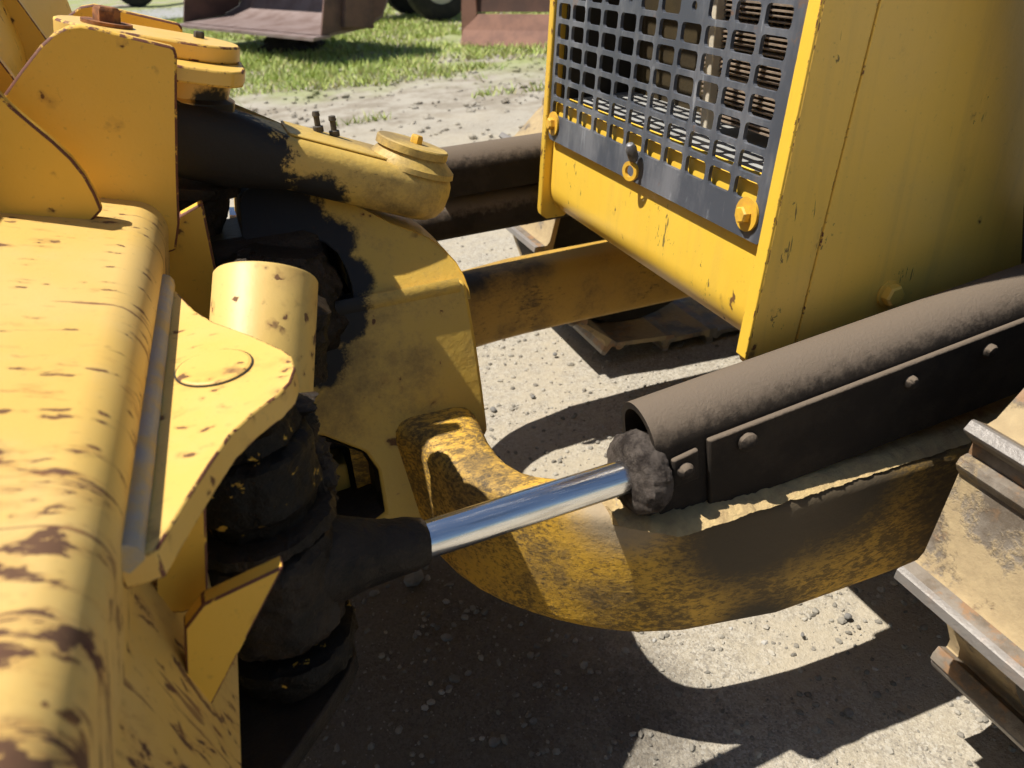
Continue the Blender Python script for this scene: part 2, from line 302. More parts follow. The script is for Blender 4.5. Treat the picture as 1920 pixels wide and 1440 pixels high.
# ------------------------------------------------------------------ mesh helpers
class B:
    def __init__(s): s.v = []; s.f = []
    def add(s, vs, fs):
        k = len(s.v); s.v += [tuple(p) for p in vs]; s.f += [tuple(i+k for i in f) for f in fs]; return s
    def loops(s, Ls, caps=True, closed=False):          # skin a list of equal loops
        n = len(Ls[0]); vs = [p for L in Ls for p in L]; fs = []
        m = len(Ls)
        for a in range(m if closed else m-1):
            b = (a+1) % m
            for i in range(n):
                j = (i+1) % n; fs.append((a*n+i, a*n+j, b*n+j, b*n+i))
        if caps and not closed: fs.append(tuple(range(n))[::-1]); fs.append(tuple((m-1)*n+i for i in range(n)))
        return s.add(vs, fs)
    def prism(s, poly, ext):
        e = Vector(ext); p = [Vector(q) for q in poly]; return s.loops([p, [q+e for q in p]])
    def box(s, c, d, rot=None):
        c = Vector(c); q = []
        for z in (-1, 1):
            for x, y in ((-1, -1), (1, -1), (1, 1), (-1, 1)):
                w = Vector((x*d[0]/2, y*d[1]/2, z*d[2]/2)); q.append(c + (rot @ w if rot else w))
        return s.loops([q[:4], q[4:]])
    def tube(s, p0, p1, r0, r1=None, seg=24, caps=True):
        return s.lathe(p0, Vector(p1)-Vector(p0), [(0, r0), (1, r0 if r1 is None else r1)], seg, caps, unit=False)
    def lathe(s, o, ax, prof, seg=32, caps=True, unit=True, lump=0., a0=0., closed=False):
        o = Vector(o); ax = Vector(ax); L = ax.length; d = ax.normalized()
        u = d.orthogonal().normalized(); w = d.cross(u); Ls = []
        if lump and unit:
            q = [prof[0]]
            for (t0, r0), (t1, r1) in zip(prof, prof[1:]):
                k = max(1, int(math.hypot(t1-t0, r1-r0)/(.0045 if r0 < .12 else .05)))
                q += [(t0+(t1-t0)*i/k, r0+(r1-r0)*i/k) for i in range(1, k+1)]
            prof = q; seg = max(seg, 96) if prof[len(prof)//2][1] < .12 else seg
        for t, r in prof:
            loop = []
            for i in range(seg):
                a = a0+2*math.pi*i/seg; p = o + d*(t if unit else t*L) + (u*math.cos(a)+w*math.sin(a))*r
                if lump: p += (u*math.cos(a)+w*math.sin(a))*lump*(mnoise.noise(p*20)+.6*mnoise.noise(p*55)+.45*mnoise.noise(p*130)+.25*mnoise.noise(p*300))
                loop.append(p)
            Ls.append(loop)
        return s.loops(Ls, caps, closed)
    def hexbolt(s, p, ax, r=.012, h=.009, washer=None):
        p = Vector(p); d = Vector(ax).normalized()
        if washer: s.lathe(p, d, [(0, washer), (.004, washer)], 24); p = p+d*.0041
        s.lathe(p, d, [(0, r), (h*.75, r), (h, r*.82)], 6, a0=random.random()); return s

def fin(name, b, mat, parent=None, bevel=0., seg=2, smooth=35, origin=None, sub=0):
    me = bpy.data.meshes.new(name)
    o = bpy.data.objects.new(name, me); COL.objects.link(o)
    vs = b.v
    if origin is not None: og = Vector(origin); vs = [tuple(Vector(p)-og) for p in vs]
    me.from_pydata(vs, [], b.f); me.validate()
    bm = bmesh.new(); bm.from_mesh(me); bmesh.ops.recalc_face_normals(bm, faces=bm.faces); bm.to_mesh(me); bm.free()
    me.materials.append(M[mat])
    if smooth:
        me.shade_smooth(); me.set_sharp_from_angle(angle=R_(smooth))
    if sub:
        m = o.modifiers.new('sub', 'SUBSURF'); m.subdivision_type = 'SIMPLE'; m.levels = sub; m.render_levels = sub
    if bevel:
        m = o.modifiers.new('bevel', 'BEVEL'); m.width = bevel; m.segments = seg; m.limit_method = 'ANGLE'; m.angle_limit = R_(30); m.harden_normals = False
        if M[mat].name in EM: me.materials.append(EM[M[mat].name]); m.material = 1
    if origin is not None: o.location = og
    if parent: adopt(o, parent)
    return o
def adopt(o, parent):
    wm = o.matrix_basis.copy()
    o.parent = parent; o.matrix_parent_inverse = world_of(parent).inverted()
def world_of(o):
    if o.parent: return world_of(o.parent) @ o.matrix_parent_inverse @ o.matrix_basis
    return o.matrix_basis.copy()
def thing(name, label, cat, loc, group=None):
    o = bpy.data.objects.new(name, None); COL.objects.link(o); o.location = loc; o.empty_display_size = .1
    o['label'] = label; o['category'] = cat
    if group: o['group'] = group
    return o
def group_part(name, parent, loc):
    o = bpy.data.objects.new(name, None); COL.objects.link(o); o.location = loc; o.empty_display_size = .05; adopt(o, parent); return o
def tag(o, label, cat, group=None):
    o['label'] = label; o['category'] = cat
    if group: o['group'] = group
    return o
def arc(c, r, a0, a1, n): return [(c[0]+r*math.cos(a0+(a1-a0)*i/n), c[1]+r*math.sin(a0+(a1-a0)*i/n)) for i in range(n+1)]

# ------------------------------------------------------------------ ground
b = B(); xs = np.r_[-60, -20, -8, np.linspace(-2, 6, 81), 12, 30, 90]; ys = np.r_[-40, -10, -3, np.linspace(-1, 5, 61), np.linspace(5.4, 20, 40), 40, 80, 160]
vs = []
for y in ys:
    for x in xs:
        z = 0.
        if -2 <= x <= 6 and -1 <= y <= 20:
            z = .010*mnoise.noise(Vector((x*1.5, y*1.5, 0))) + .006*mnoise.noise(Vector((x*5, y*5, 2)))
            if y > 4.5: z += .035*mnoise.noise(Vector((x*1.3, y*2.2, 5)))
        vs.append((x, y, z-.005))
nx = len(xs)
b.add(vs, [(j*nx+i, j*nx+i+1, (j+1)*nx+i+1, (j+1)*nx+i) for j in range(len(ys)-1) for i in range(nx-1)])
o = fin('ground', b, 'ground', smooth=60); o['kind'] = 'structure'
b = B(); b.box((-3, 17.2, .02), (9, 2.6, .06)); o = fin('pavement', b, 'shelf'); o['kind'] = 'structure'

# ------------------------------------------------------------------ the bulldozer
dozer = thing('bulldozer', 'yellow bulldozer seen between its rust-streaked blade and black radiator grille', 'bulldozer', (1.3, 1.19, 0))
YC = 1.19
vB = Vector((.243, 0, .970)); wB = Vector((.970, 0, -.243))
def BL(a, y, bb): return Vector((-.145+.05*(y-.4), y, .88)) + wB*a + vB*bb      # blade frame: a to the rear, bb up the pitched back

# --- blade
blade = group_part('blade', dozer, (-.2, 1.19, .3)); blade['label'] = 'rust-streaked back of the yellow dozer blade'
prof = [(-.30, .040)] + [(-.16, .043)] + arc((-.004, .004), .038, R_(90), R_(0), 8) + [(.034, -.10), (.046, -.12), (.115, -.26), (.12, -.45), (.0, -.68), (-.30, -.68)]
ysb = [-.35, .0, .2, .3, .4, .5, .6, .8, 1.0, 1.2, 1.5, 1.9, 2.5]
b = B(); b.loops([[BL(a, y, q) for a, q in prof] for y in ysb]); fin('torque_beam', b, 'blade', blade, smooth=40)
mb = []
for i in range(15):
    t = i/14; bb = -.75+t*1.20; aa = -.235-1.5*max(0, bb-.03)**2-.05*max(0, -bb); mb.append((aa, bb))
sec = [(a, q) for a, q in mb] + [(a-.03, q+.004) for a, q in reversed(mb)]
b = B(); b.loops([[BL(a, y, q) for a, q in sec] for y in (-.35, .4, 1.2, 1.75, 2.42)]); fin('moldboard', b, 'plate', blade, smooth=40)
# ribs on the back of the moldboard
for y in (1.42, 1.78):
    b = B(); pts = [(-.40, .38), (-.27, .22), (-.15, .045), (-.24, .045), (-.44, .42)]
    b.prism([BL(a, y, q) for a, q in pts], (0, .02, 0)); fin('rib', b, 'plate', blade, .002)
def pix_plate(name, pts, y, th, mat, bevel=.003, extra=None):
    b = B(); b.prism([at(px, py, 1, y) for px, py in pts], (0, th, 0)); return fin(name, b, mat, blade, bevel)
fin('side_gusset', B().prism([at(px, py, 1, .97) for px, py in [(-160, 20), (-60, 110), (0, 178), (22, 200), (60, 232), (100, 265), (135, 298), (160, 330), (178, 362), (192, 395), (150, 440), (-160, 430)]], (0, .016, 0)), 'plate', blade, .003)
fin('bracket_plate', B().prism([at(px, py, 1, 1.06) for px, py in [(6, 178), (40, 130), (75, 85), (100, 62), (125, 50), (150, 47), (180, 52), (250, 70), (318, 86), (328, 92), (332, 104), (332, 200), (334, 330), (337, 420), (330, 470), (300, 480), (200, 470), (40, 460), (0, 360)]], (0, .018, 0)), 'plate', blade, .003)
fin('bracket_plate', B().prism([at(px, py, 1, 1.36) for px, py in [(100, 60), (125, 30), (150, 12), (175, 8), (205, 14), (335, 44), (342, 52), (350, 200), (352, 330), (345, 400), (200, 420), (100, 300)]], (0, .018, 0)), 'plate', blade, .003)
# pin cap assembly above the link, at the far end of the bracket
wL = Vector((.928, 0, -.373)); vL = Vector((.373, 0, .928))
def lk(t, y, h): return Vector((.026, y, .953)) + wL*t + vL*h
def lnk(t, y, h): return Vector((-.038, 0, .962)) + Vector((0, y, 0)) + wB*t + vB*h
def stad(t0, t1, yc, r, n=14, flatleft=True):
    pts = [(t1+r*math.sin(math.pi*i/n), yc - r*math.cos(math.pi*i/n)) for i in range(n+1)]
    pts += ([(t0, yc+r), (t0, yc-r)] if flatleft else [(t0 - r*math.sin(math.pi*i/n), yc+r*math.cos(math.pi*i/n)) for i in range(n+1)])
    return pts
def slab(poly, h0, h1, bb=None):
    bb = bb or B(); return bb.loops([[lnk(t, y, h0) for t, y in poly], [lnk(t, y, h1) for t, y in poly]])
fin('pin_plate', slab([(-.115, 1.083), (.035, 1.083), (.058, 1.092), (.072, 1.115), (.078, 1.16), (.078, 1.28), (.07, 1.32), (.05, 1.345), (.03, 1.355), (-.115, 1.355)], .090, .110), 'bracket', blade, .003)
cp = fin('cap_plate', slab(stad(-.085, .010, 1.205, .064, flatleft=False), .1102, .132), 'bracket', blade, .003)
fin('pin_boss', B().lathe(lnk(.0, 1.215, .045), vB, [(0, .070), (.012, .070), (.016, .062), (.045, .066)], 32), 'bracket', blade)
fin('seal_ring', B().lathe(lnk(.0, 1.215, .015), vB, [(0, .072), (.030, .076)], 32, lump=.006), 'grease', blade)
fin('lower_boss', B().lathe(lnk(.0, 1.215, -.13), vB, [(0, .062), (.055, .068), (.06, .08), (.075, .08)], 32, lump=.006), 'grease', blade)
fin('cap_bolt', B().hexbolt(lnk(-.088, 1.195, .1325), vB, .016, .017, .030), 'rustbolt', blade)
fin('cap_bolt', B().hexbolt(lnk(.022, 1.225, .1325), vB, .007, .008), 'bolt', blade)
fin('lower_shelf', B().prism([BL(.0, 1.0, -.02), BL(.0, 1.45, -.02), BL(.07, 1.42, -.02), BL(.10, 1.28, -.02), BL(.07, 1.15, -.02)], vB*.022), 'bluesteel', blade, .002)
fin('centre_plate', B().prism([at(px, py, 1, 1.09) for px, py in [(310, 470), (335, 405), (380, 380), (392, 440), (408, 520), (430, 600), (420, 680), (330, 680), (300, 600)]], (0, .02, 0)), 'plate', blade, .003)
fin('hidden_sun_block', B().lathe((.02, .945, .69), vB, [(0, .03), (.01, .05), (.11, .05), (.12, .03)], 28, lump=.01), 'grease', blade)  # added block hidden behind the tube, keeps sun off a ground patch
fin('grease_bed', B().box((.03, 1.215, .70), (.20, .16, .24)), 'grease', blade, .03)
fin('grease_wall', B().box((.15, 1.26, .70), (.12, .06, .20)), 'grease', blade, .02)
# near pin ear with the pin end showing
ear = [(312, 532), (330, 545), (365, 582), (400, 603), (470, 628), (530, 655), (548, 668), (554, 690), (545, 716), (520, 742), (478, 772), (432, 815), (395, 868), (350, 938), (318, 990), (292, 1034), (276, 1040)]
ep = [at(px, py, 2, .86) for px, py in ear]; ep[0].x -= .02; ep[-1].x -= .02
PIN = at(402, 690, 2, .86)
eb = B(); eb.prism(ep, (0, 0, -.024)); fin('pin_ear', eb, 'ear', blade, .002)
eb = B(); eb.lathe(PIN+Vector((0, 0, .0005)), (0, 0, 1), [(0, .0335), (.0012, .0335), (.0022, .031)], 40); fin('pin_end', eb, 'ear', blade, smooth=20)
eb = B(); eb.lathe(PIN+Vector((0, 0, .0003)), (0, 0, 1), [(0, .0352), (.0006, .0352), (.0006, .0336), (0, .0336)], 40, closed=True); fin('pin_gap', eb, 'dark', blade)
wbd = B(); n = 26
Ls = []
for i in range(n+1):
    y = .435+(.915-.435)*i/n; r = .012+.0008*mnoise.noise(Vector((y*40, 0, 0)))
    c = Vector((BL(.034, y, -.02).x+.004, y, .862)); Ls.append([c+Vector((r*math.cos(a), 0, r*math.sin(a))) for a in [R_(k) for k in (100, 70, 40, 10, -20, -90, 180)]])
wbd.loops(Ls); fin('weld_bead', wbd, 'weld', blade, smooth=50)
# webs and lower ear below
fin('ear_web', B().prism([at(px, py, 1, .53) for px, py in [(290, 1010), (340, 930), (384, 868), (391, 1128), (345, 1150), (290, 1150)]], (0, .014, 0)), 'plate', blade, .002)
fin('ear_brace', B().prism([at(px, py, 1, .485) for px, py in [(380, 1134), (533, 1062), (376, 1364), (352, 1372), (345, 1180)]], (0, .016, 0)), 'plate', blade, .002)
le = [(662, 1195), (668, 1225), (655, 1260), (610, 1330), (528, 1445), (500, 1500), (330, 1500), (380, 1250), (500, 1180), (600, 1160)]
fin('lower_ear', B().prism([at(px, py, 2, .47) for px, py in le], (0, 0, -.026)), 'rodend', blade, .003)
# centre pivot tube
TB = at(500, 520, 1, .905); tA = Vector((.27, .60, .75)).normalized(); fin('pivot_tube', B().lathe(TB-tA*.26, tA, [(0, .060), (.257, .060), (.26, .058), (.26, .052), (.20, .052)], 48), 'tube', blade)
fin('pivot_collar', B().lathe(TB-tA*.22-vB*.16, vB, [(0, .06), (.02, .074), (.05, .076), (.085, .068), (.12, .063)], 40, lump=.012), 'grease', blade)

# --- near blade pin (black greasy stack) and rod eye
stack = group_part('blade_pin', dozer, (PIN.x, PIN.y, .47))
fin('pin_hub', B().lathe((PIN.x, PIN.y, .836), (0, 0, -1), [(0, .044), (.018, .045), (.024, .040), (.05, .042)], 48, lump=.003), 'bracket', stack)
fin('seal_collar', B().lathe((PIN.x+.006, PIN.y+.010, .805), (0, 0, -1), [(0, .044), (.004, .056), (.022, .060), (.026, .057), (.030, .065), (.034, .068), (.092, .069), (.098, .064), (.104, .060), (.135, .057), (.14, .05)], 72, lump=.005), 'chips', stack)
fin('grease_cake', B().lathe((PIN.x+.05, PIN.y+.04, .79), (.06, 0, -1), [(0, .012), (.008, .028), (.04, .032), (.09, .028), (.12, .030), (.16, .028), (.18, .012)], 48, lump=.018), 'grease', stack)
fin('washer', B().lathe((PIN.x+.004, PIN.y, .688), (0, 0, -1), [(0, .060), (.003, .074), (.014, .076), (.018, .066)], 72, lump=.005), 'grease', stack)
EYE = Vector((PIN.x+.002, PIN.y-.01, .615))
fin('lower_collar', B().lathe(EYE-Vector((0, 0, .085)), (0, 0, -1), [(0, .060), (.004, .074), (.018, .076), (.024, .068), (.05, .066), (.056, .05)], 72, lump=.006), 'chips', stack)

# --- near angle cylinder
cyl = group_part('angle_cylinder', dozer, (.8, .7, .6)); cyl['label'] = 'angle cylinder with bright chrome rod under a grease-blackened guard'
HEAD = at(1174, 893, 1, .695); ax = (HEAD-EYE).normalized()
NECK = at(795, 1016, 1, EYE.y+(HEAD.y-EYE.y)*.42)
ROD1 = HEAD+ax*.02
fin('rod', B().lathe(NECK-ax*.03, ROD1-NECK, [(0, .0225), ((ROD1-NECK).length+.03, .0225)], 48), 'chrome', cyl, smooth=60)
fin('rod_eye', B().lathe(EYE+Vector((0, 0, .052)), (0, 0, -1), [(0, .05), (.003, .064), (.012, .070), (.11, .071), (.12, .066), (.125, .05)], 64, lump=.006), 'rodend', cyl)
fin('rod_socket', B().lathe(EYE+(NECK-EYE).normalized()*.03, NECK-EYE, [(0, .058), (.05, .046), (.09, .036), ((NECK-EYE).length-.045, .031), ((NECK-EYE).length-.03, .027)], 36, lump=.0018), 'rodend', cyl)
fin('head_crust', B().lathe(HEAD-ax*.006, ax, [(0, .018), (.002, .036), (.006, .048), (.013, .054), (.030, .0555), (.044, .050), (.05, .035)], 120, lump=.0055), 'head', cyl)
fin('head_clod', B().lathe(HEAD+ax*.012-Vector((0, .012, .045)), ax, [(0, .004), (.006, .014), (.014, .017), (.026, .015), (.034, .005)], 60, lump=.008), 'grease', cyl)
GA = at(1200, 762, 1, .722)-Vector((0, 0, .047)); GBp = at(1885, 520, 1, .708)-Vector((0, 0, .047)); gd = (GBp-GA).normalized()
gs = Vector((0, 1, 0)); gs = (gs-gd*gs.dot(gd)).normalized(); gu = gd.cross(gs)
if gu.z < 0: gu = -gu
def guardsec(o, r, drop): 
    pts = [(r*math.cos(R_(k)), r*math.sin(R_(k))) for k in range(0, 181, 12)]
    return [o+gs*(r)+gu*(-drop)] + [o+gs*x+gu*z for x, z in pts] + [o-gs*r+gu*(-drop)]
def guard_mesh(GA, gd, L, drop=.118):
    b = B(); rings = []
    N = 60
    for i in range(N+1):
        o_ = GA+gd*(L*i/N); outer = guardsec(o_, .048, drop); inner = guardsec(o_, .0385, drop); rings.append(outer+inner[::-1])
    b.loops(rings); return b
fin('guard', guard_mesh(GA, gd, 1.0), 'guard', cyl, smooth=40)
fin('barrel', B().lathe(GA-gu*.045+gd*.002, gd, [(0, .030), (.004, .036), (.03, .0375), (.9, .0375)], 40), 'head', cyl)
def gp(t, h, out=.0485): return GA+gd*t-gs*out+gu*h
cov = [(.070, .002), (.070, -.121), (.62, -.127), (.62, .004), (.595, .008)]
fin('cover_plate', B().prism([gp(t, h) for t, h in cov], -gs*.009), 'guard', cyl, .003)
fin('cover_tab', B().prism([gp(t, h) for t, h in [(.018, -.01), (.018, -.055), (.056, -.055), (.056, -.006)]], -gs*.008), 'guard', cyl, .003)
for t, h, r in ((.034, -.030, .011), (.125, -.020, .014), (.385, -.022, .009), (.52, -.02, .011)):
    fin('bolt', B().lathe(gp(t, h, .058 if t > .05 else .0565), -gs, [(0, r), (.006, r*.97), (.010, r*.7), (.0115, r*.2)], 16, lump=.002), 'guard', cyl)

# --- push frame: tower, hook, arms
frame = group_part('push_frame', dozer, (.8, 1.19, .28))
KT = 1.035; ZR = 1.2-(1.2-.735)*KT
def kt(L): return [(x*KT, 1.2-(1.2-z)*KT) for x, z in L]
def ty(z): return 1.022+.26*(z-.5) if z < ZR else 1.022+.26*(ZR-.5)+.75*(z-ZR)
def fill_hole(outer, hole, dy):
    bm = bmesh.new()
    def ring(pts, off): return [bm.verts.new(Vector((x, ty(z)+off, z))) for x, z in pts]
    out = B()
    fo, fh = ring(outer, 0), ring(hole, 0)
    ed = [bm.edges.new((L[i], L[(i+1) % len(L)])) for L in (fo, fh) for i in range(len(L))]
    bmesh.ops.triangle_fill(bm, edges=ed, use_beauty=True)
    bm.verts.index_update(); vs = [v.co.copy() for v in bm.verts]; fs = [tuple(v.index for v in f.verts) for f in bm.faces]; bm.free()
    n = len(vs); out.add(vs + [p+Vector((0, dy, 0)) for p in vs], fs + [tuple(i+n for i in f[::-1]) for f in fs])
    a = len(outer)
    for st, L in ((0, a), (a, len(hole))):
        for i in range(L): out.f.append((st+i, st+(i+1) % L, n+st+(i+1) % L, n+st+i))
    return out
low = [(-.04, .30), (.16, .30), (.22, .40), (.30, .485), (.312, .50), (.314, .57), (.315, .636), (.314, .69), (.312, .735), (.20, .735), (.10, .735), (.03, .735), (-.02, .68), (-.04, .6)]
low = kt(low)
hole = [(at(px, py, 1, 1.0).x, at(px, py, 1, 1.0).z) for px, py in [(560, 850), (610, 838), (690, 862), (712, 890), (720, 955), (690, 975), (640, 992), (560, 1010)]]
fin('tower_side', fill_hole(low, hole, .05), 'tower', frame, .006)
hk = [(450, 376), (458, 360), (474, 350), (500, 344), (535, 341), (570, 344), (610, 358), (645, 374), (690, 397), (735, 420), (775, 434), (805, 446), (832, 466), (856, 492), (870, 516), (880, 542), (884, 562), (840, 563), (790, 563), (740, 563), (690, 563), (664, 562), (660, 535), (650, 505), (634, 476), (610, 456), (575, 449), (520, 453), (472, 463), (454, 446)]
up = []
for px, py in hk:
    p = at(px, py, 1, 1.08)
    for _ in range(6): p = at(px, py, 1, ty(p.z))
    up.append(p)
b = B(); b.loops([[p+Vector((0, d_, -e_)) for p in up] for d_, e_ in ((.006, 0), (.0, .0), (.06, 0), (.13, .004), (.24, .03))])
fin('tower_top', b, 'tower', frame, .010, 3)
b = B(); b.prism([Vector((x, 1.11, z)) for x, z in kt([(.19, .30), (.24, .40), (.30, .485), (.304, .732), (.19, .732)])], (0, .22, 0)); fin('tower_core', b, 'tower', frame, .006)
hc = (sum(p[0] for p in hole)/8, sum(p[1] for p in hole)/8)
hi_ = [(hc[0]+(x-hc[0])*.90, hc[1]+(z-hc[1])*.90) for x, z in hole]
b = B(); b.loops([[Vector((x, ty(z)+dy, z)) for x, z in L_] for L_, dy in ((hole, .002), (hi_, .012), (hi_, .10), (hole, .11))], caps=False); fin('hole_lining', b, 'grease', frame)
fin('ridge_weld', B().loops([[Vector((x, ty(ZR)-.004+dy, ZR+dz)) for dy, dz in ((.0, -.012), (-.004, 0), (.004, .010), (.012, .0))] for x in np.linspace(.10, .312, 14)]), 'tower', frame, smooth=60)
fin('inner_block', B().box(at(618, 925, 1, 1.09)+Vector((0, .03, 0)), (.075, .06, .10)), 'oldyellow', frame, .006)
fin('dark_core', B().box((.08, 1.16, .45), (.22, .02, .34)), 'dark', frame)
fin('ball_joint', B().lathe((.015, 1.13, .60), vB, [(0, .03), (.02, .07), (.06, .09), (.12, .10), (.17, .085), (.21, .05)], 36, lump=.012), 'grease', frame)
fin('joint_cap', B().lathe((.035, 1.10, .70), (-.1, -.2, 1), [(0, .06), (.05, .066), (.075, .055), (.085, .03)], 32, lump=.006), 'grease', frame)
po = [(.10, 1.08), (.15, 1.06), (.195, .965), (.215, .900), (.238, .855), (.266, .815), (.298, .778), (.33, .748), (.362, .722), (.395, .699), (.43, .679), (.489, .657), (.56, .644), (.635, .630), (.75, .628), (.87, .628), (1.2, .628), (2.4, .628)]
pi_ = [(.30, 1.10), (.306, 1.06), (.306, 1.0), (.302, .95), (.303, .915), (.307, .885), (.316, .858), (.332, .838), (.355, .822), (.385, .808), (.42, .796), (.48, .780), (.56, .768), (.635, .762), (.75, .758), (.87, .758), (1.2, .758), (2.4, .758)]
def arm_mesh(sgn):
    b = B(); Ls = []
    for k, (p, q) in enumerate(zip(po, pi_)):
        f = max(0, 1-k/5.); zt = (.51 if sgn > 0 else .475)+.035*f*f; zb = .28 if sgn > 0 else .295; r = .02+.018*f if sgn > 0 else .035
        P_ = Vector((p[0], p[1], 0)); Q_ = Vector((q[0], q[1], 0)); d = (Q_-P_); L = d.length; d = d/L
        sec = []
        for (cx, cz, a0) in ((r, zb+r, 180), (L-r, zb+r, 270), (L-r, zt-r, 0), (r, zt-r, 90)):
            for a in (0, 30, 60, 90):
                aa = R_(a0+a); sec.append((cx+r*math.cos(aa), cz+r*math.sin(aa)))
        L3 = []
        for s_, z in sec:
            w_ = P_+d*s_; w_.z = z
            if sgn < 0: w_.y = 2*YC-w_.y
            L3.append(w_)
        Ls.append(L3)
    return b.loops(Ls)
fin('frame_arm', arm_mesh(1), 'arm', frame, smooth=40)
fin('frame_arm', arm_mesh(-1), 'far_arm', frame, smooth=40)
# sand lying on the near arm under the guard
b = B(); Ls = []
N = 260
for i in range(N+1):
    x = .39+(1.25-.39)*i/N; row = []
    lo = .634+.004*mnoise.noise(Vector((x*22, 3, 0)))+.0025*mnoise.noise(Vector((x*60, 3, 0)))+.002*mnoise.noise(Vector((x*190, 3, 0)))+(.05 if x < .45 else 0)*(.45-x)/.06
    hi = .752
    for j in range(9):
        f = j/8; y = lo+(hi-lo)*f
        z = .511+.008*math.sin(math.pi*min(1, f*1.6+.02))**.6*(.7+.5*mnoise.noise(Vector((x*40, y*40, 1))))+.004*mnoise.noise(Vector((x*130, y*130, 1)))
        if j == 0: z = .508
        row.append(Vector((x, y, z)))
    row.append(Vector((x, hi, .49))); row.append(Vector((x, lo+.03, .49))); Ls.append(row)
b.loops(Ls); fin('sand_layer', b, 'sand', frame, smooth=50)

# --- upper link over the tower
link = group_part('upper_link', dozer, (.1, 1.2, .85))
def link_mesh():
    b = B(); Ls = []
    def plan(g):
        r = .070-g; pts = [(.268+r*math.sin(math.pi*i/18), 1.20-r*math.cos(math.pi*i/18)) for i in range(19)]
        for t, w in ((.18, .069), (.08, .066), (.0, .068), (-.09, .070)): pts.append((t, 1.20+w-g))
        for t, w in ((-.09, .070), (.0, .068), (.08, .066), (.18, .069)): pts.append((t, 1.20-w+g))
        return pts
    hs = [(-.046, .034), (-.043, .020), (-.036, .010), (-.022, .002), (.0, .0), (.014, .001), (.024, .006), (.030, .014), (.032, .024)]
    for h, gsh in hs:
        Ls.append([lk(t, y, h*(1.0 if t > .03 else 1.35)) for t, y in plan(gsh)])
    return b.loops(Ls)
def lslab(poly, h0, h1): return B().loops([[lk(t, y, h0) for t, y in poly], [lk(t, y, h1) for t, y in poly]])
fin('link_body', link_mesh(), 'link', link, smooth=50)
fin('link_top', lslab(stad(.07, .262, 1.205, .048), .0325, .0365), 'link', link, .002)
bo = B(); bo.loops([[lk(.268+r*math.cos(2*math.pi*i/28)-sh, 1.20+r*math.sin(2*math.pi*i/28), h) for i in range(28)] for h, r, sh in ((.026, .069, 0), (.034, .068, 0), (.046, .056, .003), (.050, .053, .004))])
fin('end_boss', bo, 'link', link)
vE = (vL+wL*.0).normalized()
fin('end_cap', B().lathe(lk(.262, 1.20, .0505), vE, [(0, .057), (.011, .057), (.013, .055)], 40), 'link', link, smooth=25)
fin('end_bolt', B().hexbolt(lk(.266, 1.20, .0637), vE, .010, .012), 'ybolt', link)
for t in (.125, .150):
    fin('grease_fitting', B().lathe(lk(t, 1.235, .0367), (0, 0, 1), [(0, .008), (.008, .008), (.009, .0045), (.022, .0045), (.024, .006), (.03, .005)], 12), 'bolt', link)

# --- radiator guard (nose)
YN, YF = .797, 1.577
nose = group_part('radiator_guard', dozer, (.66, 1.19, .643)); nose['label'] = 'yellow radiator guard with black punched grille'
def NP(y, h, d=0.): return Vector((.655+.094*h+d, y, .643+h))
for y0, nm in ((YN, 1), (YF-.02, 0)):
    b = B(); b.prism([NP(y0, 0), NP(y0, 1.0), NP(y0, 1.0, .085), NP(y0, .0, .085), NP(y0, -.022, .06), NP(y0, -.022, .018), NP(y0, -.012, .004)], (0, .02, 0)); fin('side_plate', b, 'nose' if not nm else 'hood', nose, .0025)
fin('edge_strip', B().prism([NP(YN-.0015, 0, -.004), NP(YN-.0015, 1.0, -.004), NP(YN-.0015, 1.0, .0005), NP(YN-.0015, -.004, .0005)], (0, .0225, 0)), 'nose', nose, .0012)
fr = arc((.095, .055), .075, R_(180), R_(265), 10)
sp = [(.035, .234), (.020, .229), (.020, .13)] + [(d_, h_) for d_, h_ in fr] + [(.30, -.02)]
spi = [(d_+.006, h_+.004) for d_, h_ in sp]
b = B(); b.loops([[NP(y, h_, d_) for d_, h_ in sp+spi[::-1]] for y in np.linspace(YN+.0205, YF-.0205, 6)]); fin('front_sheet', b, 'nose', nose, smooth=40)
# grille: one punched plate
GX = .006
y0 = .826; cols, rows = 11, 13; pw, ph = .0637, .0365; y_first = .858-.0; hb0 = .205   # holes start above the solid band
ylo, yhi = .825, 1.553
def rrect(cy, ch, w, h, r, n=3):
    pts = []
    for sx, sy, a0 in ((1, 1, 0), (-1, 1, 90), (-1, -1, 180), (1, -1, 270)):
        for i in range(n+1):
            a = R_(a0+90*i/n); pts.append((cy+sx*(w/2-r)+r*math.cos(a), ch+sy*(h/2-r)+r*math.sin(a)))
    return pts
def cell_ring(cy, ch, w, h):                    # outer rectangle matched point for point to the rounded hole
    pts = []
    for sx, sy, a0 in ((1, 1, 0), (-1, 1, 90), (-1, -1, 180), (1, -1, 270)):
        X_, Y_ = cy+sx*w/2, ch+sy*h/2
        q = [(X_, Y_)]*4; pts += q
    return pts
ybeg = 1.553-.022-cols*pw+.0; ybeg = .8535-.0075-.0 
b = B()
def facequad(q, d0=GX, th=.006):
    b.prism([NP(y, h, d0) for y, h in q], (th, 0, th*.0))
solid = {(4, 7), (8, 7)}
hole_w, hole_h = .0535, .0285
